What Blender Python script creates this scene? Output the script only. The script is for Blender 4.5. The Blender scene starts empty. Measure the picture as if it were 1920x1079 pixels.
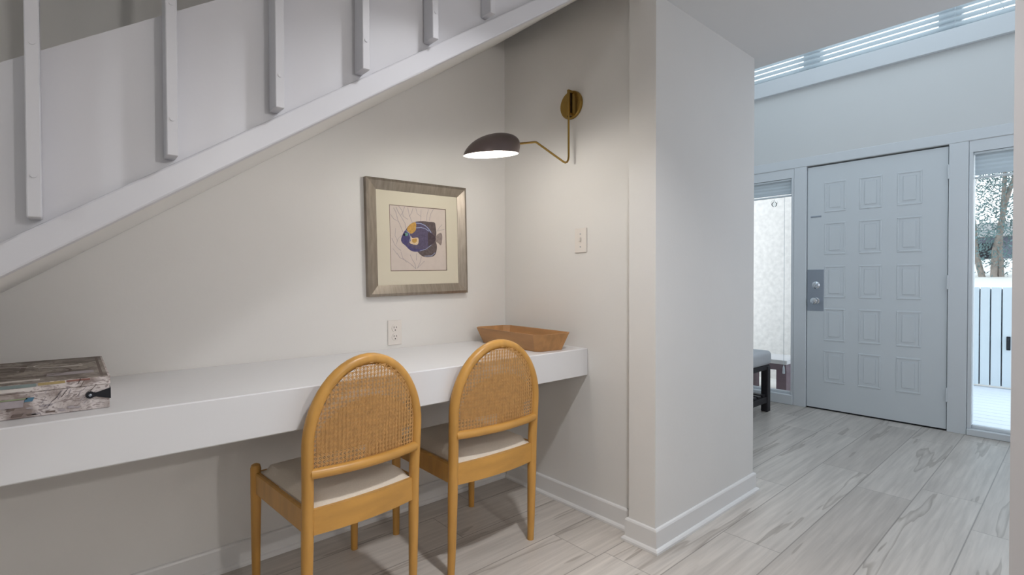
import bpy, bmesh, math, random
from mathutils import Vector, Matrix
random.seed(7)
scn = bpy.context.scene
COL = scn.collection
PI = math.pi

# ------------------------------------------------------------------ camera
F_PX = 945.72
YAW, PITCH, ROLL = math.radians(41.26), math.radians(-0.758), math.radians(-0.1146)
fw = Vector((math.sin(YAW)*math.cos(PITCH), math.cos(YAW)*math.cos(PITCH), math.sin(PITCH)))
r0 = fw.cross(Vector((0, 0, 1))).normalized()
u0 = r0.cross(fw)
rt = r0*math.cos(ROLL) + u0*math.sin(ROLL)
up = u0*math.cos(ROLL) - r0*math.sin(ROLL)
cam_data = bpy.data.cameras.new('camera')
cam_data.sensor_fit = 'HORIZONTAL'
cam_data.sensor_width = 36.0
cam_data.lens = F_PX/1920*36.0
cam_data.clip_start = 0.02
cam = bpy.data.objects.new('camera', cam_data)
cam.matrix_world = Matrix(((rt.x, up.x, -fw.x, 0), (rt.y, up.y, -fw.y, 0), (rt.z, up.z, -fw.z, 1.076), (0, 0, 0, 1)))
COL.objects.link(cam)
scn.camera = cam

# ------------------------------------------------------------------ view
scn.view_settings.view_transform = 'Standard'
scn.view_settings.look = 'None'
scn.view_settings.exposure = 0.0
scn.view_settings.gamma = 1.0
scn.view_settings.use_curve_mapping = False

# ------------------------------------------------------------------ sky
world = bpy.data.worlds.new('sky')
scn.world = world
world.use_nodes = True
wn = world.node_tree
bg = wn.nodes['Background']
tc = wn.nodes.new('ShaderNodeTexCoord')
sep = wn.nodes.new('ShaderNodeSeparateXYZ')
rampw = wn.nodes.new('ShaderNodeValToRGB')
rampw.color_ramp.elements[0].position = 0.0
rampw.color_ramp.elements[0].color = (0.98, 0.985, 1.0, 1)
rampw.color_ramp.elements[1].position = 0.6
rampw.color_ramp.elements[1].color = (0.74, 0.88, 1.0, 1)
wn.links.new(tc.outputs['Generated'], sep.inputs[0])
wn.links.new(sep.outputs[2], rampw.inputs[0])
wn.links.new(rampw.outputs[0], bg.inputs[0])
bg.inputs[1].default_value = 2.1

# ------------------------------------------------------------------ lamps of the house, plus added unseen fill lights
def area(name, loc, size, power, color, rot=(0, 0, 0), size_y=None, shape='DISK', spread=180):
    d = bpy.data.lights.new(name, 'AREA')
    d.shape = shape
    d.size = size
    if size_y: d.size_y = size_y
    d.energy = power
    d.color = color
    d.spread = math.radians(spread)
    o = bpy.data.objects.new(name, d)
    o.location = loc
    o.rotation_euler = rot
    COL.objects.link(o)
    return o
def point(name, loc, power, color, radius):
    d = bpy.data.lights.new(name, 'POINT'); d.energy = power; d.color = color; d.shadow_soft_size = radius
    o = bpy.data.objects.new(name, d); o.location = loc; COL.objects.link(o)
    return o
area('ceiling_downlight', (0.97, 0.56, 2.185), 0.10, 10.5, (0.97, 0.975, 1.0), spread=120)
point('living_room_lamp_light', (0.95, -1.7, 1.78), 40, (1.0, 0.967, 0.935), 0.03)
point('living_room_lamp_light', (-1.05, -1.7, 1.78), 7, (1.0, 0.96, 0.90), 0.03)
point('under_stair_fill_light', (-1.5, 0.3, 1.15), 9.5, (0.90, 0.98, 1.0), 0.08)  # no known lamp here; unseen fill added to brighten the under-stair wall
area('entry_top_fill_light', (3.7, 0.9, 3.55), 1.6, 0.8, (0.92, 0.95, 1.0), (0, 0, 0), 2.0, 'RECTANGLE')  # unseen fill added to brighten the entry from above
area('entry_side_fill_light', (3.1, -0.40, 1.35), 2.4, 8.2, (0.86, 0.89, 1.0), (math.radians(90), 0, 0), 1.5, 'RECTANGLE')  # unseen cool fill added for pier and entry; wall behind it is solid
LAMP_POWER = 4.7

# ------------------------------------------------------------------ materials
def lin(c):
    return tuple(((v/255)/12.92 if v/255 <= 0.04045 else (((v/255)+0.055)/1.055)**2.4) for v in c) + (1,)
MATS = {}
def mat(name, rgb, rough=0.6, metal=0.0, bump=0.0, bscale=200, var=0.0, vscale=8, spec=0.5, stretch=None, coat=0.0, trans=0.0):
    if name in MATS: return MATS[name]
    m = bpy.data.materials.new(name); m.use_nodes = True
    nt = m.node_tree; b = nt.nodes['Principled BSDF']
    b.inputs['Base Color'].default_value = lin(rgb)
    b.inputs['Roughness'].default_value = rough
    b.inputs['Metallic'].default_value = metal
    b.inputs['Specular IOR Level'].default_value = spec
    b.inputs['Coat Weight'].default_value = coat
    t = nt.nodes.new('ShaderNodeTexCoord')
    mp = nt.nodes.new('ShaderNodeMapping')
    nt.links.new(t.outputs['Object'], mp.inputs[0])
    if stretch: mp.inputs['Scale'].default_value = stretch
    if var:
        n = nt.nodes.new('ShaderNodeTexNoise'); n.inputs['Scale'].default_value = vscale; n.inputs['Detail'].default_value = 5
        nt.links.new(mp.outputs[0], n.inputs['Vector'])
        r = nt.nodes.new('ShaderNodeValToRGB')
        c = lin(rgb)
        r.color_ramp.elements[0].position = 0.3; r.color_ramp.elements[1].position = 0.7
        r.color_ramp.elements[0].color = tuple(max(0, v*(1-var)) for v in c[:3]) + (1,)
        r.color_ramp.elements[1].color = tuple(min(1, v*(1+var)) for v in c[:3]) + (1,)
        nt.links.new(n.outputs[0], r.inputs[0]); nt.links.new(r.outputs[0], b.inputs['Base Color'])
    if bump:
        n2 = nt.nodes.new('ShaderNodeTexNoise'); n2.inputs['Scale'].default_value = bscale; n2.inputs['Detail'].default_value = 3
        nt.links.new(mp.outputs[0], n2.inputs['Vector'])
        bp = nt.nodes.new('ShaderNodeBump'); bp.inputs['Strength'].default_value = bump; bp.inputs['Distance'].default_value = 0.002
        nt.links.new(n2.outputs[0], bp.inputs['Height']); nt.links.new(bp.outputs[0], b.inputs['Normal'])
    MATS[name] = m
    return m

WALL = mat('wall_paint', (231, 229, 226), 0.55, bump=0.15, bscale=60, var=0.012, vscale=3)
WALL_COOL = mat('entry_wall_paint', (228, 230, 230), 0.55, bump=0.12, bscale=60)
DIMWALL = mat('stair_wall_dim_paint', (176, 174, 164), 0.7, bump=0.1, bscale=60)  # same wall as the white one below; stairwell dimness put into the colour
CEIL = mat('ceiling_paint', (226, 226, 226), 0.8, bump=0.1, bscale=80)
TRIM = mat('trim_gloss_paint', (232, 231, 230), 0.35, bump=0.05, bscale=40)
ETRIM = mat('entry_trim_paint', (229, 234, 238), 0.4, bump=0.05, bscale=40)
STAIRP = mat('stair_gloss_paint', (206, 206, 211), 0.34, bump=0.25, bscale=18)
DESKP = mat('desk_paint', (228, 228, 230), 0.3, bump=0.04, bscale=40)
DOORP = mat('door_paint', (226, 232, 236), 0.4, bump=0.06, bscale=60)
DARKGAP = mat('dark_gap', (30, 30, 32), 0.9)
OAK = mat('honey_oak', (199, 148, 74), 0.36, var=0.13, vscale=9, stretch=(3, 3, 0.6), bump=0.05, bscale=120)
OAKH = mat('honey_oak_rail', (199, 148, 74), 0.36, var=0.13, vscale=9, stretch=(0.6, 3, 3), bump=0.05, bscale=120)
CANE = mat('cane_strand', (205, 158, 98), 0.55, var=0.12, vscale=60)
FABRIC = mat('cream_fabric', (226, 214, 198), 0.9, bump=0.5, bscale=600, var=0.04, vscale=200)
BRASS = mat('aged_brass', (166, 136, 76), 0.28, metal=1.0, var=0.08, vscale=30)
BRASSD = mat('dark_bronze', (52, 38, 26), 0.35, metal=0.8)
SHADE = mat('shade_pewter', (112, 100, 98), 0.32, metal=0.65)
SHADEIN = mat('shade_white_inside', (250, 248, 245), 0.5)
SILVER = mat('frame_silver_wood', (150, 140, 128), 0.3, metal=0.6, var=0.16, vscale=14, stretch=(6, 1, 1), bump=0.2, bscale=150)
MATB = mat('mat_board', (216, 209, 190), 0.9, bump=0.1, bscale=500)
PAPER = mat('print_paper', (208, 196, 188), 0.9, var=0.03, vscale=30)
INK = {k: mat('ink_'+k, c, 0.85, var=v, vscale=90) for k, c, v in (
    ('line', (128, 112, 100), 0.1), ('purple', (86, 79, 104), 0.22), ('dark', (92, 82, 82), 0.25), ('darker', (72, 60, 68), 0.2),
    ('gold', (190, 148, 78), 0.18), ('cream', (220, 196, 164), 0.15), ('pale', (150, 160, 190), 0.1), ('coral', (176, 166, 165), 0.1),
    ('tail', (140, 128, 124), 0.2), ('teal', (96, 140, 130), 0.2), ('black', (28, 24, 34), 0.1), ('blue', (74, 69, 112), 0.2))}
PLASTIC = mat('white_plastic', (232, 226, 220), 0.35)
SLOT = mat('outlet_slot', (60, 54, 52), 0.7)
TRAYW = mat('tray_wood', (176, 130, 82), 0.5, var=0.2, vscale=7, stretch=(4, 0.6, 3), bump=0.08, bscale=100)
CHROME = mat('satin_steel', (176, 184, 196), 0.3, metal=0.9)
STEEL = mat('polished_steel', (225, 230, 236), 0.15, metal=1.0)
BENCHW = mat('bench_black_wood', (38, 36, 40), 0.5, var=0.2, vscale=20)
BENCHC = mat('bench_cushion_linen', (205, 208, 212), 0.9, bump=0.3, bscale=500)
STUCCO = mat('white_stucco', (232, 227, 222), 0.95, bump=1.0, bscale=35, var=0.09, vscale=25)
DECK = mat('deck_paint', (226, 230, 236), 0.6)
FENCEP = mat('fence_paint', (226, 236, 242), 0.6)
GAPSHADE = mat('gate_gap_shade_grey', (96, 108, 122), 0.8)  # dark grey standing in for shade between the gate boards
PATIOT = mat('patio_bench_top', (206, 200, 198), 0.7)
PATIOB = mat('patio_bench_brown', (110, 90, 96), 0.7, var=0.1, vscale=20)
BLACKM = mat('black_iron', (30, 32, 40), 0.5, metal=0.3)
BARK = mat('pale_bark', (150, 140, 132), 0.9, var=0.2, vscale=12)
LEAF = mat('leaf_green', (104, 128, 128), 0.7, var=0.3, vscale=3)
GROUND = mat('pale_drive', (226, 220, 212), 0.95, var=0.06, vscale=1.5)
HOUSEW = mat('house_wall', (120, 122, 138), 0.9)
HOUSER = mat('house_roof', (150, 146, 142), 0.9, var=0.1, vscale=4)
BLINDW = mat('blind_white', (226, 234, 238), 0.5)
def translucent(name, rgb, amt):
    m = mat(name, rgb, 0.8); nt = m.node_tree
    tr = nt.nodes.new('ShaderNodeBsdfTranslucent'); tr.inputs[0].default_value = lin(rgb)
    mx = nt.nodes.new('ShaderNodeMixShader'); mx.inputs[0].default_value = amt
    out = nt.nodes['Material Output']
    nt.links.new(nt.nodes['Principled BSDF'].outputs[0], mx.inputs[1]); nt.links.new(tr.outputs[0], mx.inputs[2])
    nt.links.new(mx.outputs[0], out.inputs[0])
    return m
ORN = translucent('pale_ornament_glass', (190, 198, 204), 0.5)
SLATM = translucent('blind_slat_vinyl', (240, 244, 246), 0.75)
SHADEFAB = translucent('cellular_shade_fabric', (226, 232, 236), 0.65)
def glass_mat():
    m = bpy.data.materials.new('window_glass'); m.use_nodes = True; nt = m.node_tree
    nt.nodes.remove(nt.nodes['Principled BSDF'])
    t = nt.nodes.new('ShaderNodeBsdfTransparent'); t.inputs[0].default_value = (0.955, 0.97, 0.975, 1)
    g = nt.nodes.new('ShaderNodeBsdfGlossy'); g.inputs['Roughness'].default_value = 0.02
    f = nt.nodes.new('ShaderNodeFresnel'); f.inputs[0].default_value = 1.35
    mx = nt.nodes.new('ShaderNodeMixShader')
    nt.links.new(f.outputs[0], mx.inputs[0]); nt.links.new(t.outputs[0], mx.inputs[1]); nt.links.new(g.outputs[0], mx.inputs[2])
    nt.links.new(mx.outputs[0], nt.nodes['Material Output'].inputs[0])
    return m
GLASS = glass_mat()
def bulb_mat():
    m = bpy.data.materials.new('lit_bulb'); m.use_nodes = True; b = m.node_tree.nodes['Principled BSDF']
    b.inputs['Base Color'].default_value = (1, 1, 1, 1)
    b.inputs['Emission Color'].default_value = (1, 0.95, 0.88, 1); b.inputs['Emission Strength'].default_value = 6
    return m
BULB = bulb_mat()

def floor_mat():
    m = bpy.data.materials.new('grey_oak_planks'); m.use_nodes = True; nt = m.node_tree; N = nt.nodes; L = nt.links
    b = N['Principled BSDF']
    def math_(op, a, c=None, d=None):
        n = N.new('ShaderNodeMath'); n.operation = op
        for i, v in enumerate((a, c, d)):
            if v is None: continue
            if isinstance(v, (int, float)): n.inputs[i].default_value = v
            else: L.new(v, n.inputs[i])
        return n.outputs[0]
    tc = N.new('ShaderNodeTexCoord'); sp = N.new('ShaderNodeSeparateXYZ'); L.new(tc.outputs['Object'], sp.inputs[0])
    PW, PL = 0.2325, 1.22
    v = math_('DIVIDE', math_('SUBTRACT', sp.outputs[1], 0.32-PW*20), PW)
    row = math_('FLOOR', v); fv = math_('FRACT', v)
    wn1 = N.new('ShaderNodeTexWhiteNoise'); wn1.noise_dimensions = '1D'; L.new(math_('ADD', row, 3.37), wn1.inputs['W'])
    u = math_('ADD', math_('DIVIDE', math_('ADD', sp.outputs[0], 10), PL), wn1.outputs['Value'])
    colm = math_('FLOOR', u); fu = math_('FRACT', u)
    idv = math_('ADD', math_('MULTIPLY', row, 17.13), colm)
    wn2 = N.new('ShaderNodeTexWhiteNoise'); wn2.noise_dimensions = '1D'; L.new(idv, wn2.inputs['W'])
    # grain coordinates, shifted plank by plank
    cmb = N.new('ShaderNodeCombineXYZ')
    L.new(math_('ADD', math_('MULTIPLY', sp.outputs[0], 1.0), math_('MULTIPLY', wn2.outputs['Value'], 37)), cmb.inputs[0])
    L.new(math_('ADD', math_('MULTIPLY', sp.outputs[1], 11.0), math_('MULTIPLY', wn2.outputs['Value'], 91)), cmb.inputs[1])
    L.new(math_('MULTIPLY', wn2.outputs['Value'], 13), cmb.inputs[2])
    n1 = N.new('ShaderNodeTexNoise'); n1.inputs['Scale'].default_value = 0.9; n1.inputs['Detail'].default_value = 3; n1.inputs['Roughness'].default_value = 0.5
    L.new(cmb.outputs[0], n1.inputs['Vector'])
    # cathedral rings = bands of the noise
    rings = math_('FRACT', math_('MULTIPLY', n1.outputs[0], 6.5))
    ringd = N.new('ShaderNodeValToRGB'); e = ringd.color_ramp.elements
    e[0].position = 0.0; e[0].color = (0.0, 0.0, 0.0, 1); e[1].position = 0.34; e[1].color = (1, 1, 1, 1)
    x = ringd.color_ramp.elements.new(0.92); x.color = (1, 1, 1, 1); x = ringd.color_ramp.elements.new(0.99); x.color = (0, 0, 0, 1)
    L.new(rings, ringd.inputs[0])
    # fine fibres
    cm2 = N.new('ShaderNodeCombineXYZ')
    L.new(math_('MULTIPLY', sp.outputs[0], 2.5), cm2.inputs[0]); L.new(math_('MULTIPLY', sp.outputs[1], 70), cm2.inputs[1]); L.new(wn2.outputs['Value'], cm2.inputs[2])
    n2 = N.new('ShaderNodeTexNoise'); n2.inputs['Scale'].default_value = 1.0; n2.inputs['Detail'].default_value = 4; L.new(cm2.outputs[0], n2.inputs['Vector'])
    # knot and streak mask
    n3 = N.new('ShaderNodeTexNoise'); n3.inputs['Scale'].default_value = 0.9; n3.inputs['Detail'].default_value = 2; L.new(cmb.outputs[0], n3.inputs['Vector'])
    msk = N.new('ShaderNodeMapRange'); msk.inputs[1].default_value = 0.50; msk.inputs[2].default_value = 0.66; L.new(n3.outputs[0], msk.inputs[0])
    dark = math_('MULTIPLY', math_('SUBTRACT', 1.0, ringd.outputs[0]), math_('ADD', math_('MULTIPLY', msk.outputs[0], 0.62), 0.10))
    tone = N.new('ShaderNodeMixRGB'); tone.inputs[1].default_value = lin((194, 186, 178)); tone.inputs[2].default_value = lin((214, 207, 199))
    L.new(wn2.outputs['Value'], tone.inputs[0])
    fib = N.new('ShaderNodeMixRGB'); fib.blend_type = 'MULTIPLY'; fib.inputs[0].default_value = 1.0
    fr = N.new('ShaderNodeMapRange'); fr.inputs[1].default_value = 0.3; fr.inputs[2].default_value = 0.7; fr.inputs[3].default_value = 0.88; fr.inputs[4].default_value = 1.05
    L.new(n2.outputs[0], fr.inputs[0]); L.new(tone.outputs[0], fib.inputs[1]); L.new(fr.outputs[0], fib.inputs[2])
    n4 = N.new('ShaderNodeTexNoise'); n4.inputs['Scale'].default_value = 2.6; n4.inputs['Detail'].default_value = 3; L.new(cmb.outputs[0], n4.inputs['Vector'])
    cl = N.new('ShaderNodeMapRange'); cl.inputs[1].default_value = 0.35; cl.inputs[2].default_value = 0.65; cl.inputs[3].default_value = 0.90; cl.inputs[4].default_value = 1.04
    L.new(n4.outputs[0], cl.inputs[0])
    fib2 = N.new('ShaderNodeMixRGB'); fib2.blend_type = 'MULTIPLY'; fib2.inputs[0].default_value = 1.0; L.new(fib.outputs[0], fib2.inputs[1]); L.new(cl.outputs[0], fib2.inputs[2])
    mxd = N.new('ShaderNodeMixRGB'); mxd.inputs[2].default_value = lin((142, 132, 122)); L.new(dark, mxd.inputs[0]); L.new(fib2.outputs[0], mxd.inputs[1])
    # seams
    s1 = math_('LESS_THAN', math_('ABSOLUTE', math_('SUBTRACT', math_('FRACT', math_('ADD', fv, 0.5)), 0.5)), 0.010)
    s2 = math_('LESS_THAN', math_('ABSOLUTE', math_('SUBTRACT', math_('FRACT', math_('ADD', fu, 0.5)), 0.5)), 0.0013)
    seam = math_('MULTIPLY', math_('MAXIMUM', s1, s2), 0.55)
    fin = N.new('ShaderNodeMixRGB'); fin.inputs[2].default_value = lin((104, 96, 90)); L.new(seam, fin.inputs[0]); L.new(mxd.outputs[0], fin.inputs[1])
    L.new(fin.outputs[0], b.inputs['Base Color'])
    b.inputs['Roughness'].default_value = 0.38
    bp = N.new('ShaderNodeBump'); bp.inputs['Strength'].default_value = 0.15; bp.inputs['Distance'].default_value = 0.001
    L.new(math_('SUBTRACT', n2.outputs[0], math_('MULTIPLY', seam, 4)), bp.inputs['Height']); L.new(bp.outputs[0], b.inputs['Normal'])
    return m
FLOORM = floor_mat()

def boxart_mat(name, base, dark, accents, scale, seedz):
    """collage print: blotches of ink, scribbled lines and a few coloured slips"""
    m = bpy.data.materials.new(name); m.use_nodes = True; nt = m.node_tree; N = nt.nodes; L = nt.links
    b = N['Principled BSDF']; b.inputs['Roughness'].default_value = 0.55
    tc = N.new('ShaderNodeTexCoord'); mp = N.new('ShaderNodeMapping'); L.new(tc.outputs['Object'], mp.inputs[0]); mp.inputs['Location'].default_value = (0, 0, seedz)
    n = N.new('ShaderNodeTexNoise'); n.inputs['Scale'].default_value = scale; n.inputs['Detail'].default_value = 8; n.inputs['Distortion'].default_value = 1.2
    L.new(mp.outputs[0], n.inputs['Vector'])
    r = N.new('ShaderNodeValToRGB'); e = r.color_ramp.elements
    e[0].position = 0.36; e[0].color = lin(dark); e[1].position = 0.56; e[1].color = lin(base); L.new(n.outputs[0], r.inputs[0])
    mp2 = N.new('ShaderNodeMapping'); mp2.inputs['Scale'].default_value = (1, 1.4, 2.4); L.new(tc.outputs['Object'], mp2.inputs[0])
    vo = N.new('ShaderNodeTexNoise'); vo.inputs['Scale'].default_value = scale*2.6; vo.inputs['Detail'].default_value = 2; vo.inputs['Distortion'].default_value = 3
    L.new(mp2.outputs[0], vo.inputs['Vector'])
    r2 = N.new('ShaderNodeValToRGB'); e = r2.color_ramp.elements
    e[0].position = 0.38; e[0].color = (0.8, 0.8, 0.8, 1); e[1].position = 0.47; e[1].color = (0, 0, 0, 1); L.new(vo.outputs[0], r2.inputs[0])
    mx = N.new('ShaderNodeMixRGB'); L.new(r2.outputs[0], mx.inputs[0]); L.new(r.outputs[0], mx.inputs[1]); mx.inputs[2].default_value = lin(accents)
    L.new(mx.outputs[0], b.inputs['Base Color'])
    return m
BOXFRONT = boxart_mat('whitewashed_print', (222, 214, 212), (150, 136, 130), (140, 126, 124), 16, 2.0)
BOXTOP = boxart_mat('sepia_print', (166, 156, 146), (104, 92, 84), (92, 78, 68), 9, 5.0)

# ------------------------------------------------------------------ mesh helpers
class MB:
    def __init__(s): s.bm = bmesh.new(); s.mi = 0
    def _tag(s, faces):
        for f in faces: f.material_index = s.mi
    def box(s, x0, x1, y0, y1, z0, z1, bev=0, seg=1, M=None):
        r = bmesh.ops.create_cube(s.bm, size=1)
        vs = r['verts']
        for v in vs:
            v.co = Vector(((x0+x1)/2 + v.co.x*(x1-x0), (y0+y1)/2 + v.co.y*(y1-y0), (z0+z1)/2 + v.co.z*(z1-z0)))
        if M: bmesh.ops.transform(s.bm, matrix=M, verts=vs)
        fs = {f for v in vs for f in v.link_faces}; s._tag(fs)
        if bev:
            es = list({e for v in vs for e in v.link_edges})
            bmesh.ops.bevel(s.bm, geom=es, offset=bev, segments=seg, affect='EDGES', profile=0.5, material=s.mi)
        return s
    def prism(s, pts, axis, a0, a1, bev=0):
        """polygon pts in the two other axes, extruded along axis from a0 to a1"""
        def P(p, a):
            if axis == 'x': return (a, p[0], p[1])
            if axis == 'y': return (p[0], a, p[1])
            return (p[0], p[1], a)
        A = [s.bm.verts.new(P(p, a0)) for p in pts]; B = [s.bm.verts.new(P(p, a1)) for p in pts]
        fs = [s.bm.faces.new(A), s.bm.faces.new(B[::-1])]
        n = len(pts)
        for i in range(n): fs.append(s.bm.faces.new((A[i], B[i], B[(i+1) % n], A[(i+1) % n])))
        s._tag(fs)
        if bev: bmesh.ops.bevel(s.bm, geom=list({e for f in fs for e in f.edges}), offset=bev, segments=2, affect='EDGES', profile=.5, material=s.mi)
        return s
    def tube(s, pts, rad, seg=10, cap=True, ex=1.0, ref=None):
        pts = [Vector(p) for p in pts]; n = len(pts)
        if isinstance(rad, (int, float)): rad = [rad]*n
        rings = []; prev = None
        for i, p in enumerate(pts):
            t = (pts[min(i+1, n-1)] - pts[max(i-1, 0)]).normalized()
            a = prev if prev is not None else (Vector(ref) if ref else (Vector((0, 0, 1)) if abs(t.z) < .9 else Vector((1, 0, 0))))
            a = (a - t*a.dot(t)).normalized(); prev = a; c = t.cross(a)
            rings.append([s.bm.verts.new(p + a*(rad[i]*math.cos(2*PI*k/seg)) + c*(rad[i]*ex*math.sin(2*PI*k/seg))) for k in range(seg)])
        fs = []
        for i in range(n-1):
            for k in range(seg): fs.append(s.bm.faces.new((rings[i][k], rings[i][(k+1) % seg], rings[i+1][(k+1) % seg], rings[i+1][k])))
        if cap: fs.append(s.bm.faces.new(rings[0][::-1])); fs.append(s.bm.faces.new(rings[-1]))
        s._tag(fs); return s
    def lathe(s, prof, M=None, seg=28):
        """prof: list of (r, h) about local z"""
        rings = []
        for r, h in prof:
            rings.append([s.bm.verts.new((r*math.cos(2*PI*k/seg), r*math.sin(2*PI*k/seg), h)) for k in range(seg)])
        fs = []
        for i in range(len(prof)-1):
            for k in range(seg): fs.append(s.bm.faces.new((rings[i][k], rings[i][(k+1) % seg], rings[i+1][(k+1) % seg], rings[i+1][k])))
        fs.append(s.bm.faces.new(rings[0][::-1])); fs.append(s.bm.faces.new(rings[-1]))
        s._tag(fs)
        if M: bmesh.ops.transform(s.bm, matrix=M, verts=[v for r in rings for v in r])
        return s
    def ball(s, c, r, sc=(1, 1, 1), seg=16):
        q = bmesh.ops.create_uvsphere(s.bm, u_segments=seg, v_segments=seg//2+2, radius=r)
        for v in q['verts']: v.co = Vector((v.co.x*sc[0]+c[0], v.co.y*sc[1]+c[1], v.co.z*sc[2]+c[2]))
        s._tag({f for v in q['verts'] for f in v.link_faces}); return s
    def poly(s, pts):
        s._tag([s.bm.faces.new([s.bm.verts.new(p) for p in pts])]); return s
    def build(s, name, mats, parent=None, smooth=False, loc=None):
        if not isinstance(mats, (list, tuple)): mats = [mats]
        bmesh.ops.recalc_face_normals(s.bm, faces=s.bm.faces[:])
        me = bpy.data.meshes.new(name)
        for f in s.bm.faces: f.smooth = smooth
        if loc:
            bmesh.ops.translate(s.bm, vec=-Vector(loc), verts=s.bm.verts[:])
        s.bm.to_mesh(me); s.bm.free()
        for m in mats: me.materials.append(m)
        if smooth:
            try: me.set_sharp_from_angle(angle=math.radians(40))
            except Exception: pass
        o = bpy.data.objects.new(name, me); COL.objects.link(o)
        if loc: o.location = loc
        if parent: o.parent = parent
        return o

def tag(o, label, cat, group=None, kind=None):
    o['label'] = label; o['category'] = cat
    if group: o['group'] = group
    if kind: o['kind'] = kind
    return o
def thing(name, loc, label, cat, group=None, kind=None, rotz=0):
    o = bpy.data.objects.new(name, None); COL.objects.link(o)
    o.location = loc; o.rotation_euler = (0, 0, rotz); o.empty_display_size = 0.05
    return tag(o, label, cat, group, kind)
def box(name, m, dims, label=None, cat=None, kind=None, parent=None, bev=0):
    o = MB().box(*dims, bev=bev).build(name, m, parent)
    if label: tag(o, label, cat, None, kind)
    return o
S = 'structure'

# ================================================================== THE ROOM
X_N, Y_B = 1.80, 2.11            # nook side wall, back wall
P_X0, P_X1, P_Y = 1.735, 2.62, 1.12   # white pier between nook and entry
X_D = 4.675                      # entry wall
Z_C = 2.20                       # low ceiling
box('floor', FLOORM, (-3.1, 4.83, -4.6, 2.5, -0.12, 0), 'grey washed wood plank floor running through room and entry', 'floor', S)
box('ceiling', CEIL, (-3.1, 2.75, -4.6, 1.19, Z_C, 2.36), 'low white ceiling ending before the tall entry', 'ceiling', S)
mb = MB().box(-3.1, X_N+.1, Y_B, Y_B+.12, 0, 2.6)
mb.build('wall_back', WALL); tag(bpy.data.objects['wall_back'], 'white back wall behind the built-in desk', 'wall', kind=S)
box('wall_right', WALL, (X_N, P_X1, P_Y, Y_B+.39, 0, 4.0), 'white nook side wall and wide pier beside the desk end', 'wall', S)
box('trim_1', WALL, (P_X0, X_N, P_Y, 1.245, 0, Z_C+.9), 'narrow raised white corner post on the pier', 'trim', S)
box('wall_left', WALL, (-3.2, -3.1, -4.6, Y_B+.12, 0, 4.0), 'white wall on the far left outside the picture', 'wall', S)
box('wall_front', WALL, (-3.1, 4.83, -4.7, -4.6, 0, 2.36), 'white living room wall behind the viewer', 'wall', S)
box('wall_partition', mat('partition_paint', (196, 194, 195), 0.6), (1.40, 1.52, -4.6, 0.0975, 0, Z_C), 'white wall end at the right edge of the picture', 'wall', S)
box('wall_upper', WALL, (2.65, 2.75, -.42, P_Y, 2.36, 3.75), 'white wall above the low ceiling edge', 'wall', S)
box('wall_stair', WALL, (-3.1, X_N, 1.09, 1.19, 2.36, 4.0), 'white wall above the stair opening', 'wall', S)
box('ceiling_stair', CEIL, (-3.1, X_N+.9, 1.09, Y_B+.12, 4.0, 4.1), 'white ceiling over the staircase', 'ceiling', S)
box('wall_back_upper', DIMWALL, (-3.1, X_N, Y_B, Y_B+.12, 2.6, 4.0), 'upper back wall above the staircase panel, colour darkened for the dim stairwell', 'wall', S)
# entry
box('wall_entry_left', WALL_COOL, (P_X1, X_D+.15, 2.38, 2.5, 0, 3.75), 'white entry side wall behind the bench', 'wall', S)
box('wall_entry_right', WALL_COOL, (1.52, X_D+.15, -.54, -.42, 0, 3.75), 'white entry side wall hidden on the right', 'wall', S)
mb = MB()
mb.box(X_D, X_D+.15, -.42, 2.38, 2.034, 2.83).box(X_D, X_D+.15, -.42, 2.38, 3.35, 3.75)
mb.box(X_D, X_D+.15, -.42, -.02, 0, 2.034).box(X_D, X_D+.15, 2.14, 2.38, 0, 2.034)
mb.box(X_D, X_D+.15, -.42, -.3, 2.83, 3.35).box(X_D, X_D+.15, 2.3, 2.38, 2.83, 3.35)
tag(mb.build('wall_entry', WALL_COOL), 'tall white entry wall holding the front door', 'wall', kind=S)
mb = MB().box(2.65, X_D+.15, -.54, -.1, 3.75, 3.85).box(2.65, X_D+.15, 1.9, 2.5, 3.75, 3.85).box(2.65, 2.9, -.1, 1.9, 3.75, 3.85).box(4.5, X_D+.15, -.1, 1.9, 3.75, 3.85)  # middle left open, an invented gap to let sky light in
tag(mb.build('ceiling_entry', CEIL), 'high white entry ceiling with an unseen opening added for light', 'ceiling', kind=S)

def baseboard(name, path, label):
    """profile swept with mitres along a floor path; the room is on the left of the path direction"""
    prof = [(0, 0), (.024, 0), (.0235, .009), (.019, .015), (.012, .018), (.012, .084), (.009, .090), (.004, .092), (0, .092)]
    mb = MB(); P = [Vector(p) for p in path]; n = len(P); rings = []
    for i, p in enumerate(P):
        ds = []
        if i > 0: ds.append((P[i]-P[i-1]).normalized())
        if i < n-1: ds.append((P[i+1]-P[i]).normalized())
        ns = [Vector((-d.y, d.x)) for d in ds]
        m = ns[0] if len(ns) == 1 else (ns[0]+ns[1])/(1+ns[0].dot(ns[1]))
        rings.append([mb.bm.verts.new((p.x+m.x*(o+.0004), p.y+m.y*(o+.0004), h+.0002)) for o, h in prof])
    k = len(prof)
    for i in range(n-1):
        for q in range(k): mb.bm.faces.new((rings[i][q], rings[i+1][q], rings[i+1][(q+1) % k], rings[i][(q+1) % k]))
    mb.bm.faces.new(rings[0]); mb.bm.faces.new(rings[-1][::-1])
    return tag(mb.build(name, TRIM), label, 'baseboard', kind=S)
baseboard('baseboard_back', [(X_N-.0005, Y_B), (-3.09, Y_B)], 'low white baseboard under the desk along the back wall')
baseboard('baseboard_right', [(X_N, 1.246), (X_N, Y_B-.026)], 'white baseboard along the nook side wall')
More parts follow.
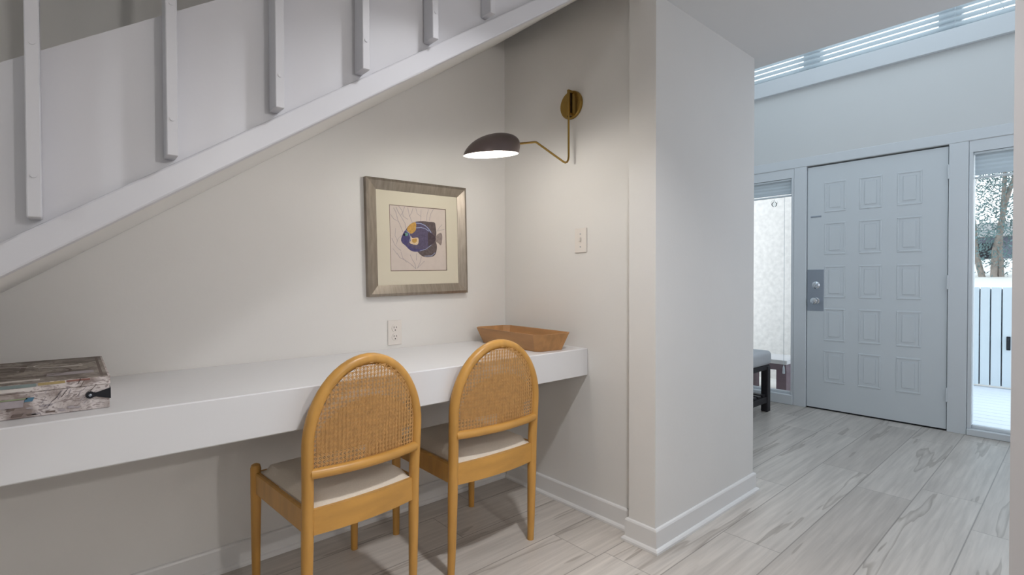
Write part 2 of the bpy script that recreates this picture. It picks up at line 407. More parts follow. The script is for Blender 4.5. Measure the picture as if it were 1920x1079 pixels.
baseboard('baseboard_pier', [(P_X1, 2.35), (P_X1, P_Y), (P_X0, P_Y), (P_X0, 1.245), (X_N-.026, 1.245)], 'white baseboard wrapping the pier between nook and entry')
baseboard('baseboard_entry', [(X_D-.001, 2.38), (P_X1+.03, 2.38)], 'white baseboard behind the bench in the entry')

# ------------------------------------------------------------------ front door
door = thing('door_1', (X_D, 1.1065, 0), 'white front door with fifteen raised panels and a steel lock plate', 'door', kind=S)
D0, D1 = 0.650, 1.563
mb = MB(); XF = 0.0   # local x: 0 is the wall face, door leaf a little behind it
w0, w1 = D0-1.1065+.004, D1-1.1065-.004
mb.box(.012, .055, w0, w1, .012, 2.022)
door_leaf = mb.build('door_leaf', DOORP, door)
cols = [(1.280, 1.432), (1.040, 1.188), (.798, .946)]
rows = [(.233, .497), (.577, .845), (.932, 1.195), (1.286, 1.549), (1.635, 1.885)]
mb = MB()
for c0, c1 in cols:
    for z0, z1 in rows:
        a0, a1 = c0-1.1065, c1-1.1065
        # moulding ring and raised field
        for q in ((a0, a1, z0, z0+.014), (a0, a1, z1-.014, z1), (a0, a0+.014, z0+.014, z1-.014), (a1-.014, a1, z0+.014, z1-.014)):
            mb.box(.0085, .013, q[0], q[1], q[2], q[3], bev=.0025)
        mb.box(.0085, .013, a0+.034, a1-.034, z0+.034, z1-.034, bev=.004)
mb.build('raised_panels', DOORP, door)
mb = MB().box(.0085, .013, 1.434-1.1065, 1.5575-1.1065, .82, 1.165, bev=.001)
plate = mb.build('lock_plate', CHROME, door); plate['label'] = 'brushed steel lock plate'
def Rx(a): return Matrix.Rotation(a, 4, 'X')
MY = Matrix.Rotation(-PI/2, 4, 'Y')     # local z -> world -x
mb = MB().lathe([(.026, 0), (.028, .006), (.012, .012), (.012, .03), (.024, .036), (.029, .048), (.026, .062), (.015, .068)], Matrix.Translation((.009, 1.490-1.1065, .905)) @ MY)
kn = mb.build('door_knob', STEEL, door, True); kn['label'] = 'round steel knob'
mb = MB().lathe([(.030, 0), (.030, .008), (.020, .014), (.019, .02)], Matrix.Translation((.009, 1.490-1.1065, 1.035)) @ MY)
mb.box(-.035, -.010, -.006, .006, -.018, .018, bev=.003, M=Matrix.Translation((.009, 1.490-1.1065, 1.035)) @ Rx(.7))
mb.build('deadbolt_turn', STEEL, door, True)
for z in (1.84, 1.06, .26):
    MB().box(-.004, .03, w0-.012, w0+.004, z-.05, z+.05, bev=.002).tube([(-.004, w0-.004, z-.05), (-.004, w0-.004, z+.05)], .006).build('hinge', ETRIM, door)
MB().box(.008, .013, 1.455-1.1065, 1.535-1.1065, 1.600, 1.612, bev=.001).build('chain_guard', CHROME, door)
box('door_sweep', DARKGAP, (.013, .05, w0, w1, .002, .012), parent=door)
# dark rebate behind the leaf (gap round the door)
mb = MB().box(.058, .075, w0-.01, w1+.01, 0.002, 2.032)
mb.build('door_stop', DARKGAP, door)

# casings: four posts and boards between the openings
def trimbox(n, d, label, bev=.002):
    return box('trim_%d' % n, ETRIM, d, label, 'trim', S, bev=bev)
trimbox(2, (X_D-.004, X_D+.13, D1+.001, 1.660, 0, 2.034), 'white door post between left sidelight and front door')
trimbox(3, (X_D-.004, X_D+.13, .545, D0-.001, 0, 2.034), 'white door post between front door and right sidelight')
trimbox(4, (X_D-.0045, X_D-.0005, -.05, 2.2, 2.036, 2.110), 'flat white head casing above front door and sidelights')
trimbox(5, (X_D-.035, X_D-.0005, -.42, 2.379, 2.700, 2.828), 'white ledge board below the high entry window')

# ------------------------------------------------------------------ sidelights
def sidelight(n, y0, y1, zb, label):
    w = thing('window_%d' % n, (X_D, (y0+y1)/2, 0), label, 'window', kind=S)
    a = (y1-y0)/2
    mb = MB()
    mb.box(-.015, .12, -a+.001, a-.001, 0.001, zb, bev=.003)            # sill / bottom rail
    mb.box(.0, .12, -a+.001, a-.001, 1.955, 2.033)             # head
    mb.box(.0, .12, -a+.001, -a+.022, zb, 1.955, bev=.002).box(.0, .12, a-.022, a-.001, zb, 1.955, bev=.002)
    mb.box(.03, .07, -a+.022, a-.022, zb, zb+.02, bev=.003)
    mb.build('window_frame', ETRIM, w)
    MB().box(.055, .061, -a+.022, a-.022, zb+.02, 1.955).build('glass_pane', GLASS, w)
    return w
w1o = sidelight(1, 1.661, 2.139, .085, 'narrow left sidelight window beside the front door')
w2o = sidelight(2, -.019, .544, .045, 'narrow right sidelight window looking onto a white gate')
# raised cellular shades in both sidelights
for (y0, y1, zl, lab) in ((1.686, 2.11, 1.815, 'raised pale shade at the top of the left sidelight'), (.012, .518, 1.785, 'raised pale shade at the top of the right sidelight')):
    sh = thing('window_shade', (X_D+.028, (y0+y1)/2, 1.95), lab, 'window shade', 'raised window shades')
    a = (y1-y0)/2
    MB().box(-.02, .02, -a, a, -.012, .003, bev=.002).build('headrail', BLINDW, sh)
    mb = MB(); n = int((1.937-zl)/.014)
    pts = []
    for k in range(n+1): pts.append((-.012 if k % 2 else -.0145, -.012-k*.014))
    back = [(.014, p[1]) for p in pts[::-1]]
    mb.prism([(p[0], p[1]) for p in pts+back], 'y', -a+.004, a-.004)
    mb.build('pleated_fabric', SHADEFAB, sh)
    MB().box(-.017, .017, -a+.002, a-.002, zl-1.95-.012, zl-1.95, bev=.002).build('bottom_rail', BLINDW, sh)
    if y0 > 1:
        mb = MB().tube([(-.02, -a+.055, zl-1.95-.012), (-.02, -a+.055, -1.62)], .0018, 6)
        mb.tube([(-.02, -a+.055, -1.62), (-.02, -a+.055, -1.64), (-.02, -a+.055, -1.69)], [.003, .009, .011], 10)
        mb.build('pull_cord', BLINDW, sh)
orn = [(.002, -.030), (.012, -.028), (.020, -.018), (.023, -.006), (.018, .005), (.010, .012), (.005, .018), (.002, .036)]
tag(MB().lathe(orn, Matrix.Translation((X_D+.02, 1.83, 1.756))).tube([(X_D+.02, 1.83+.028*math.cos(t/3), 1.763+.022*math.sin(t/3)) for t in range(20)], .0022, 6).build('hanging_ornament', GLASS, None, True),
    'small clear glass ornament hanging at the top of the left sidelight', 'ornament')

# ------------------------------------------------------------------ high window and its blind
w3 = thing('window_3', (X_D, 1.0, 2.83), 'long high window with white mullions above the entry', 'window', kind=S)
mb = MB().box(.03, .12, -1.3, 1.3, 0, .03).box(.03, .12, -1.3, 1.3, .49, .52)
for y in (1.54, .655, -.22): mb.box(.03, .12, y-1.0-.062, y-1.0+.062, .03, .49)
mb.box(.03, .12, 1.25, 1.3, .03, .49).box(.03, .12, -1.3, -1.25, .03, .49)
mb.build('window_frame', ETRIM, w3)
MB().box(.075, .081, -1.25, 1.25, .03, .49).build('glass_pane', GLASS, w3)
bl = thing('horizontal_blind', (X_D-.0, 1.0, 2.83), 'open white slatted blind across the high entry window', 'blind')
MB().box(-.03, .02, -1.28, 1.28, .47, .515, bev=.003).build('headrail', BLINDW, bl)
mb = MB()
for k in range(11):
    z = .028 + k*.041
    mb.box(-.025, .025, -1.28, 1.28, -.0013, .0013, M=Matrix.Translation((-.004, 0, z)) @ Matrix.Rotation(math.radians(12), 4, 'Y'))
mb.build('slats', SLATM, bl)
for y in (1.1, .62, .12, -.38, -.9): MB().tube([(-.03, y, .01), (-.03, y, .47)], .0012, 6).build('ladder_cord', BLINDW, bl)

# ================================================================== STAIRCASE
TS = 0.689                       # rise over run
def zs(x): return 1.143 + TS*x   # underside
Y_S = 1.20
st = thing('staircase', (0, Y_S, 0), 'white closed staircase climbing to the right over the desk nook', 'staircase')
xa, xb = -2.6+.95, P_X0-.001
def off(pts): return [(p[0], p[1]) for p in pts]
XR, XL = 1.70, -1.62
# guard / stringer panel
mb = MB().prism([(XL, zs(XL)+.012), (XR, zs(XR)+.012), (XR, zs(XR)+.358), (XL, zs(XL)+.358)], 'y', .002, .045)
mb.build('stringer_panel', STAIRP, st)
mb = MB().prism([(XL, zs(XL)), (XR, zs(XR)), (XR, zs(XR)+.058), (XL, zs(XL)+.058)], 'y', -.013, .045, bev=.004)
mb.build('stringer_trim', STAIRP, st)
mb = MB().prism([(XL, zs(XL)+.004), (XR, zs(XR)+.004), (XR, zs(XR)+.022), (XL, zs(XL)+.022)], 'y', .046, Y_B-Y_S-.001)
sf = mb.build('soffit', WALL, st)
# steps behind the panel
mb = MB(); run = .265; rise = run*TS; nst = 12
for k in range(nst):
    x0 = XL + .06 + k*run
    z0 = zs(x0)+.05 + .02
    if x0+run > XR: break
    mb.box(x0, x0+run+.02, .047, Y_B-Y_S-.002, zs(x0)+rise+.03, zs(x0)+rise+.06)
    mb.box(x0, x0+.02, .047, Y_B-Y_S-.002, zs(x0)+.045, zs(x0)+rise+.03)
mb.build('steps', TRIM, st)
# balusters, square bars screwed to the outside of the panel
bx = [-.043, .151, .347, .546, .744, .942]
dx = .197
allx = [bx[0]-dx*k for k in range(7, 0, -1)] + bx + [bx[-1]+dx*k for k in range(1, 4)]
for i, x in enumerate(allx):
    zb = 1.213 + TS*x
    top = zs(x) + 1.12
    h = .0094
    mb = MB().box(x-h, x+h, -.045, .0015, zb, top, bev=.0015)
    # chamfered foot
    for z in (zb+.07, zb+.29):
        mb.tube([(x, -.0465, z), (x, -.0445, z)], .0045, 10)
    mb.build('baluster', STAIRP, st)
mb = MB().prism([(allx[0]-.1, zs(allx[0]-.1)+1.12), (1.6, zs(1.6)+1.12), (1.6, zs(1.6)+1.16), (allx[0]-.1, zs(allx[0]-.1)+1.16)], 'y', -.06, .015)
mb.build('handrail', STAIRP, st)

# ================================================================== DESK
dk = thing('built_in_desk', (0, 1.52, .764), 'long white wall-to-wall floating desk top with a thick front edge', 'desk')
MB().box(-.50, X_N-.001, .0, Y_B-1.52-.001, -.125, 0, bev=.003).build('desk_top', DESKP, dk)

# ================================================================== CHAIRS
CH_W = .197
def arch_pts(hw, z0, ztop, n=28, p=2.15, y=0.0):
    out = []
    for i in range(n+1):
        a = PI - PI*i/n
        c, s_ = math.cos(a), math.sin(a)
        out.append((math.copysign(abs(c)**(2/p), c)*hw, y, z0 + abs(s_)**(2/p)*(ztop-z0)))
    return out
def back_y(z):   # lean of the back, local y of the stile axis
    return -.205 - .012*min(1, z/.42) - .022*max(0, (z-.42)/.42)
def make_chair(label):
    t = thing('cane_back_chair', (0, 0, 0), label, 'chair', 'cane back chairs at the desk')
    # arched back frame
    pts = [(-CH_W, 0, .40), (-CH_W, 0, .46), (-CH_W-.002, 0, .54)] + arch_pts(CH_W+.003, .595, .834, p=1.98) + [(CH_W+.002, 0, .54), (CH_W, 0, .46), (CH_W, 0, .40)]
    pts = [(x, back_y(z), z) for x, _, z in pts]
    MB().tube(pts, .0185, 14, ref=(0, 1, 0)).build('back_frame', OAK, t, True)
    for s_ in (-1, 1):
        MB().tube([(s_*.199, -.203, 0), (s_*.198, back_y(.1), .1), (s_*CH_W, back_y(.3), .3), (s_*CH_W, back_y(.4), .402)], [.0135, .0155, .0185, .0185], 14).build('leg', OAK, t, True)
        MB().tube([(s_*.199, .207, 0), (s_*.199, .206, .2), (s_*.198, .205, .34), (s_*.198, .205, .425), (s_*.198, .205, .437), (s_*.198, .205, .441)], [.0135, .0165, .0185, .0185, .015, .007], 14).build('leg', OAK, t, True)
        xs = sorted((s_*.187, s_*.205))
        MB().box(xs[0], xs[1], -.20, .19, .338, .412, bev=.004).build('side_rail', OAK, t)
    MB().box(-.18, .18, .195, .213, .338, .412, bev=.004).build('front_rail', OAKH, t)
    # bowed rear rail
    n = 16; A = []; B = []
    for i in range(n+1):
        x = -.182 + .364*i/n; q = 1-(x/.182)**2
        A.append((x, -.226-.018*q)); B.append((x, -.206-.018*q))
    MB().prism(A + B[::-1], 'z', .336, .412).build('rear_rail', OAKH, t)
    # bowed cross bar
    pb = []
    for i in range(n+1):
        x = -.192+.384*i/n; q = 1-(x/.192)**2
        pb.append((x, back_y(.52)-.008-.024*q, .519-.001*q))
    pb = [(-.198, pb[0][1], .519)] + pb + [(.198, pb[0][1], .519)]
    MB().tube(pb, [.009]+[.0155]*(n+1)+[.009], 12).build('cross_bar', OAKH, t, True)
    # seat pad
    mb = MB(); N = 14
    def pad(u, v, top):
        hw = .1855
        x = (u*2-1)*hw; y = -.216+.410*v - (.012*(1-(u*2-1)**2) if v < .5 else 0)*(1-2*v if v < .5 else 0)
        e = min(1, min(u, 1-u, v, 1-v)/.10); h = .026*math.sqrt(max(0, 1-(1-e)**2)) + .006*(1-(2*u-1)**2)*(1-(2*v-1)**2)
        return (x, y, .413 + h if top else .408)
    G = [[mb.bm.verts.new(pad(i/N, j/N, True)) for j in range(N+1)] for i in range(N+1)]
    Gb = [[mb.bm.verts.new(pad(i/N, j/N, False)) for j in range(N+1)] for i in range(N+1)]
    for i in range(N):
        for j in range(N):
            mb.bm.faces.new((G[i][j], G[i+1][j], G[i+1][j+1], G[i][j+1])); mb.bm.faces.new((Gb[i][j], Gb[i][j+1], Gb[i+1][j+1], Gb[i+1][j]))
    for k in range(N):
        for a, b in (((k, 0), (k+1, 0)), ((k, N), (k+1, N)), ((0, k), (0, k+1)), ((N, k), (N, k+1))):
            mb.bm.faces.new((G[a[0]][a[1]], G[b[0]][b[1]], Gb[b[0]][b[1]], Gb[a[0]][a[1]]))
    mb.build('seat_cushion', FABRIC, t, True)
    # woven cane, two skins, clipped to the arch
    hwc, z0c, ztc = CH_W-.006, .595, .826
    def inside(x, z, inner=False):
        if inner and ((z > .6 and (x/.176)**2+((z-.6)/.122)**2 > 1) or abs(x) > .176 or (z < .570 and x < -.01) or (z < .590 and x > .128)): return False
        if z < .522: return False
        if z <= z0c: return abs(x) < hwc
        return (abs(x)/hwc)**2.0 + ((z-z0c)/(ztc-z0c))**2.0 < 1
    def bow(x): return -.022*(1-(x/.2)**2)
    def cane(yoff, pitch, pz, diag):
        mb = MB()
        def strand(p, q, w, lift):
            # clip by sampling
            L = math.hypot(q[0]-p[0], q[1]-p[1]); n = max(2, int(L/.012)); run_ = []
            def flush(r):
                if len(r) < 2: return
                d = Vector((r[-1][0]-r[0][0], r[-1][1]-r[0][1])).normalized(); nx, nz = -d.y*w/2, d.x*w/2
                prev = None
                step = r if abs(d.x) > .2 else [r[0], r[len(r)//2], r[-1]]
                for (x, z) in step:
                    y = back_y(z)+bow(x)+yoff+lift
                    a = mb.bm.verts.new((x+nx, y, z+nz)); b = mb.bm.verts.new((x-nx, y, z-nz)); 
                    if prev: mb.bm.faces.new((prev[0], a, b, prev[1]))
                    prev = (a, b)
            for i in range(n+1):
                x = p[0]+(q[0]-p[0])*i/n; z = p[1]+(q[1]-p[1])*i/n
                if inside(x, z, not diag): run_.append((x, z))
                else: flush(run_); run_ = []
            flush(run_)
        W = .0021 if diag else .0024
        n = int(.42/pitch)
        for i in range(n+1):
            x = -.21 + i*pitch
            for s_ in (-1, 1): strand((x+s_*.0014, .515), (x+s_*.0014, .84), W, .0)
        n = int(.34/pz)
        for i in range(-2, n+1):
            z = .775 - (round(.26/pz)-i)*pz
            for s_ in (-1, 1): strand((-.21, z+s_*.0014), (.21, z+s_*.0014), W, .0007)
        m_ = int(.9/pitch)
        for i in range(m_ if diag else 0):
            o = -.21 + (i-m_//2)*pitch
            strand((o-.265, .775-.265), (o+.08, .775+.08), .0013, -.0007)
            strand((o+.265, .775-.265), (o-.08, .775+.08), .0013, -.0011)
        o = mb.build('cane_panel', CANE, t)
        md = o.modifiers.new('thickness', 'SOLIDIFY'); md.thickness = .0009; md.offset = 0
        return o
    cane(-.003, .0130, .0130, True)
    cane(.001, .0065, .0065, False)
    return t
def copy_tree(o, parent=None):
    c = o.copy(); COL.objects.link(c)
    if parent: c.parent = parent
    for ch in [k for k in bpy.data.objects if k.parent == o]: copy_tree(ch, c)
    return c
ch1 = make_chair('cane back oak chair nearer the white print box, left of the pair')
ch2 = copy_tree(ch1)
ch1.location = (.679, 1.712, 0); ch1.rotation_euler.z = math.radians(4); ch1.scale.x = .93
ch2.location = (1.233, 1.722, 0)
ch2['label'] = 'cane back oak chair in front of the wooden tray, right of the pair'

# ================================================================== WALL LAMP
LY = 1.60
lp = thing('wall_lamp', (X_N, LY, 1.633), 'brass swing arm wall lamp with a lit pewter shell shade', 'lamp')
def L_(x, z, y=LY): return (x-X_N, y-LY, z-1.633)
MR = Matrix.Translation(L_(X_N-.001, 1.907, 1.616)) @ MY
MB().lathe([(.066, 0), (.066, .010), (.063, .014)], MR, 40).build('wall_plate', BRASS, lp, True)
mb = MB().box(-.022, -.014, .006-.0, .030, 1.85-1.633, 1.965-1.633, bev=.001)
mb.build('slot_plate', BRASSD, lp)
mb = MB().box(1.752-X_N, 1.762-X_N, -.006, .006, 1.847-1.633, 1.966-1.633, bev=.001).box(-.046, -.012, -.004, .004, 1.955-1.633, 1.966-1.633).box(-.046, -.012, -.004, .004, 1.850-1.633, 1.860-1.633)
mb.build('mount_bracket', BRASS, lp)
arm = [(1.757, 1.86), (1.757, 1.70), (1.757, 1.655), (1.754, 1.640), (1.746, 1.629), (1.734, 1.624), (1.722, 1.626), (1.65, 1.650), (1.556, 1.682), (1.545, 1.685), (1.534, 1.683), (1.48, 1.669), (1.424, 1.655)]
MB().tube([L_(x, z) for x, z in arm], .0048, 10).build('lamp_arm', BRASS, lp, True)
# shell shade: tilted elliptical rim and an off-centre dome
sx0, sx1 = 1.165, 1.424; cxs = (sx0+sx1)/2; rx, ry = (sx1-sx0)/2, .082
tilt = .150
def shade_pt(r, a, inset=0.0):
    # r 0..1 from apex to rim
    ax = .046
    s_ = math.sin(r*PI/2)**0.9; c_ = math.cos(r*PI/2)
    X = ax*(c_) + (rx-inset)*s_*math.cos(a)
    Y = (ry-inset)*s_*math.sin(a)
    Z = (.088-inset)*c_**0.85 if c_ > 1e-6 else 0
    return (cxs + X, LY + Y, 1.589 + Z + tilt*X)
mb = MB(); SEG, RN = 40, 14
def shell(inset, mi, flip):
    rings = []
    for i in range(1, RN+1):
        rings.append([mb.bm.verts.new(L_(*[shade_pt(i/RN, 2*PI*k/SEG, inset)[j] for j in (0, 2, 1)])) for k in range(SEG)])
    apex = mb.bm.verts.new(L_(*[shade_pt(0, 0, inset)[j] for j in (0, 2, 1)]))
    for k in range(SEG):
        f = mb.bm.faces.new((apex, rings[0][k], rings[0][(k+1) % SEG])); f.material_index = mi
    for i in range(RN-1):
        for k in range(SEG):
            f = mb.bm.faces.new((rings[i][k], rings[i+1][k], rings[i+1][(k+1) % SEG], rings[i][(k+1) % SEG])); f.material_index = mi
    return rings[-1]
ra = shell(0, 0, False); rb = shell(.0035, 1, True)
for k in range(SEG):
    f = mb.bm.faces.new((ra[k], ra[(k+1) % SEG], rb[(k+1) % SEG], rb[k])); f.material_index = 1
mb.build('lamp_shade', [SHADE, SHADEIN], lp, True)
MB().ball(L_(1.325, 1.612), .021, (1, 1, 1.1)).build('bulb', BULB, lp, True)
d = bpy.data.lights.new('lamp_bulb_light', 'POINT'); d.energy = LAMP_POWER; d.color = (1.0, 0.95, 0.87); d.shadow_soft_size = .03
lo = bpy.data.objects.new('lamp_bulb_light', d); lo.location = (1.305, LY, 1.575); COL.objects.link(lo)

# ================================================================== FRAMED PRINT
PW_, PH_ = .540, .531
pic = thing('framed_print', (1.2545, 2.0995, 1.2765), 'silver framed blue fish print hanging slightly crooked on back wall', 'picture')
pic.rotation_euler = (0, math.radians(-1.2), 0)
fwid = .050
mb = MB()
for (x0, x1, z0, z1, s_) in ((-1, 1, 1, 1, 0),): pass
a, b = PW_/2, PH_/2
def mitre(c):   # c: 4 outer/inner corner pairs, profile raised outside and sloping in
    O = [(-a, -b), (a, -b), (a, b), (-a, b)]; I = [(-a+fwid, -b+fwid), (a-fwid, -b+fwid), (a-fwid, b-fwid), (-a+fwid, b-fwid)]
    Md = [(-a+.012, -b+.012), (a-.012, -b+.012), (a-.012, b-.012), (-a+.012, b-.012)]
    for k in range(4):
        j = (k+1) % 4
        def V(p, y): return mb.bm.verts.new((p[0], y, p[1]))
        yb, yo, ym, yi = .010, -.014, -.019, -.006
        q = [[V(O[t], yb), V(O[t], yo), V(Md[t], ym), V(I[t], yi), V(I[t], yb)] for t in (k, j)]
        for i in range(4): mb.bm.faces.new((q[0][i], q[1][i], q[1][i+1], q[0][i+1]))
        mb.bm.faces.new((q[0][4], q[1][4], q[1][0], q[0][0]))
mitre(None)
mb.build('picture_frame', SILVER, pic)
mb = MB()
px0, px1, pz0, pz1 = -.155, .153, -.152, .152
# mat board with window
for q in ((-a+.04, px0, -b+.04, b-.04), (px1, a-.04, -b+.04, b-.04), (px0, px1, -b+.04, pz0), (px0, px1, pz1, b-.04)):
    mb.box(q[0], q[1], -.0035, -.001, q[2], q[3])
mb.build('mat_board', MATB, pic)
names = ['line', 'coral', 'tail', 'dark', 'darker', 'purple', 'blue', 'gold', 'cream', 'pale', 'teal', 'black']
mb = MB(); mb.mi = 0; mb.box(px0, px1, -.001, .004, pz0, pz1)
idx = {k: i+1 for i, k in enumerate(names)}
def Z(x, y, layer):
    u = (x-92)/765; t0 = 105+45*u; t1 = 1003-18*u; v = (y-t0)/(t1-t0)
    return (px0+u*(px1-px0), -.0011-.0002*layer, pz1-v*(pz1-pz0))
def smooth(pts, m=4):
    out = []; n = len(pts)
    for i in range(n):
        p0, p1, p2, p3 = (Vector(pts[(i+q) % n]) for q in (-1, 0, 1, 2))
        for t in range(m):
            t = t/m
            out.append(tuple(.5*((2*p1)+(p2-p0)*t+(2*p0-5*p1+4*p2-p3)*t*t+(3*p1-p0-3*p2+p3)*t**3)))
    return out
def P_(pts, k, layer): mb.mi = idx[k]; mb.poly([Z(x, y, layer) for x, y in smooth(pts)])
def stroke(pts, k, layer, w):
    mb.mi = idx[k]
    for i in range(len(pts)-1):
        p, q = Vector(pts[i]), Vector(pts[i+1]); d_ = (q-p)
        if d_.length < 1e-6: continue
        n_ = Vector((-d_.y, d_.x)).normalized()*w/2; e = d_.normalized()*w*.3
        mb.poly([Z(*(p+n_-e), layer), Z(*(q+n_+e), layer), Z(*(q-n_+e), layer), Z(*(p-n_-e), layer)])
for w_, pp in ((13, [(92, 106), (857, 155)]), (13, [(854, 152), (854, 985)]), (13, [(92, 1000), (857, 982)]), (13, [(95, 103), (95, 1003)])): stroke(pp, 'line', 1, w_)
for w_, pp in ((9, [(150, 150), (175, 200), (200, 310), (235, 400), (260, 470)]), (8, [(110, 240), (150, 300), (205, 330)]), (8, [(215, 125), (255, 180), (270, 260), (330, 300)]),
        (9, [(180, 140), (210, 210), (250, 280), (290, 350), (300, 420)]), (7, [(290, 130), (270, 200), (235, 250)]), (8, [(330, 140), (345, 220), (370, 300), (390, 350)]),
        (8, [(400, 150), (380, 210), (350, 260)]), (7, [(440, 150), (455, 220), (510, 260)]), (7, [(510, 160), (505, 230), (500, 320)]), (8, [(610, 160), (590, 230), (580, 310)]),
        (8, [(680, 155), (640, 220), (620, 310)]), (7, [(800, 360), (760, 400), (730, 450)]), (7, [(830, 425), (780, 435), (730, 450)]), (8, [(120, 560), (150, 640), (200, 700), (230, 720)]),
        (9, [(180, 760), (215, 820), (280, 850), (350, 900), (420, 965)]), (8, [(350, 780), (380, 850), (410, 900), (420, 965)]), (8, [(500, 800), (480, 880), (440, 960)]),
        (7, [(130, 700), (180, 770)]), (7, [(230, 740), (250, 820), (300, 880)]), (7, [(430, 760), (430, 850)]), (7, [(540, 860), (500, 900), (450, 950)]), (6, [(170, 420), (160, 520), (190, 600)]), (6, [(240, 520), (200, 560), (170, 640)])):
    stroke(pp, 'coral', 1, w_)
P_([(700, 545), (730, 495), (785, 475), (800, 540), (778, 640), (735, 610), (695, 590)], 'tail', 2)
P_([(430, 330), (540, 320), (610, 326), (690, 333), (706, 380), (716, 480), (700, 540), (640, 560), (560, 440), (470, 370)], 'dark', 2)
P_([(440, 700), (560, 690), (650, 630), (695, 590), (718, 640), (714, 710), (692, 770), (645, 800), (545, 805), (480, 770)], 'dark', 2)
P_([(235, 575), (252, 515), (295, 445), (350, 372), (420, 333), (500, 340), (570, 375), (625, 430), (668, 500), (700, 530), (700, 580), (650, 630), (575, 695), (490, 728), (405, 735), (345, 712), (290, 655), (248, 615)], 'purple', 3)
P_([(600, 470), (668, 500), (700, 530), (700, 580), (650, 630), (600, 650), (595, 560)], 'darker', 4)
P_([(250, 620), (290, 655), (345, 712), (405, 735), (490, 728), (560, 702), (480, 700), (400, 690), (330, 650)], 'blue', 4)
P_([(235, 575), (252, 515), (295, 445), (330, 480), (345, 560), (300, 640), (250, 612)], 'blue', 4)
P_([(312, 436), (350, 372), (425, 335), (438, 380), (425, 450), (372, 492), (335, 472)], 'gold', 5)
P_([(362, 522), (385, 552), (455, 543), (464, 600), (440, 642), (362, 628), (345, 605), (362, 585)], 'cream', 5)
P_([(380, 565), (440, 560), (430, 610), (385, 610)], 'gold', 6)
stroke([(430, 348), (500, 352), (560, 378), (605, 420), (638, 470)], 'pale', 5, 11)
stroke([(430, 412), (500, 405), (560, 420), (605, 450)], 'pale', 5, 10)
stroke([(300, 450), (345, 490), (358, 550), (345, 610)], 'pale', 5, 9)
stroke([(545, 792), (640, 788), (690, 745)], 'pale', 5, 8)
stroke([(480, 722), (560, 700), (640, 640)], 'pale', 5, 7)
P_([(285, 490), (315, 480), (328, 505), (310, 525), (290, 520)], 'teal', 5)
P_([(262, 500), (278, 490), (290, 505), (282, 525), (265, 522)], 'black', 6)
mb.build('fish_print', [PAPER]+[INK[k] for k in names], pic)

# ================================================================== SWITCH AND OUTLET
sw = thing('light_switch', (X_N, 1.560, 1.264), 'white toggle light switch plate on the nook side wall', 'light switch')
MB().box(-.007, -.0005, -.036, .036, -.057, .057, bev=.002).build('cover_plate', PLASTIC, sw)
MB().box(-.016, -.006, -.005, .005, -.004, .014, bev=.0015).box(-.0078, -.0068, -.003, .003, -.012, -.004).build('toggle', PLASTIC, sw)
for z in (.03, -.03): MB().tube([(-.0085, 0, z), (-.0065, 0, z)], .003, 8).build('plate_screw', CHROME, sw)
ol = thing('wall_outlet', (1.127, Y_B, .838), 'white double power outlet on the wall above the desk', 'outlet')
MB().box(-.035, .035, -.006, -.0005, -.057, .057, bev=.002).build('cover_plate', PLASTIC, ol)
mb = MB()
for z in (.020, -.020):
    mb.mi = 0; mb.lathe([(.0165, 0), (.0165, .002), (.0155, .0026)], Matrix.Translation((0, -.006, z)) @ Matrix.Rotation(PI/2, 4, 'X'), 20)
    mb.mi = 1; mb.box(-.0075, -.0050, -.0092, -.0080, z+.000, z+.009).box(.0050, .0075, -.0092, -.0080, z+.001, z+.008)
    mb.lathe([(.0028, 0), (.0028, .0012)], Matrix.Translation((0, -.008, z-.008)) @ Matrix.Rotation(PI/2, 4, 'X'), 10)
mb.build('sockets', [PLASTIC, SLOT], ol)

# ================================================================== TRAY
ty = thing('wooden_tray', (1.630, 1.795, .7645), 'honey brown wooden tray with flared sides on the desk end', 'tray', rotz=math.radians(-5))
def octo(hx, hy, c): return [(-hx+c, -hy), (hx-c, -hy), (hx, -hy+c), (hx, hy-c), (hx-c, hy), (-hx+c, hy), (-hx, hy-c), (-hx, -hy+c)]
mb = MB()
lay = [(.080, .228, .022, 0.0), (.107, .258, .030, .077), (.100, .251, .028, .077), (.076, .224, .022, .012)]
rings = []
for hx, hy, c, z in lay: rings.append([mb.bm.verts.new((x, y, z)) for x, y in octo(hx, hy, c)])
for i in range(3):
    for k in range(8): mb.bm.faces.new((rings[i][k], rings[i][(k+1) % 8], rings[i+1][(k+1) % 8], rings[i+1][k]))
mb.bm.faces.new(rings[0][::-1]); mb.bm.faces.new(rings[3])
mb.build('tray_body', TRAYW, ty)

# ================================================================== PRINT BOX
bxo = thing('decorative_box', (-.095, 1.815, .7645), 'flat keepsake box with whitewashed vintage map and postcard print', 'box')
bw, bd = .167, .218
MB().box(-bw, bw, -bd, bd, 0, .058, bev=.0015).build('box_base', BOXFRONT, bxo)
mb = MB().box(-bw-.002, bw+.002, -bd-.002, bd+.002, .0585, .078, bev=.0015)
lid = mb.build('box_lid', BOXFRONT, bxo)
mb = MB(); mb.box(-bw+.002, bw-.003, -bd+.004, bd-.004, .078, .0792)
tp = mb.build('lid_print', BOXTOP, bxo); tp['label'] = 'sepia collage on the lid'
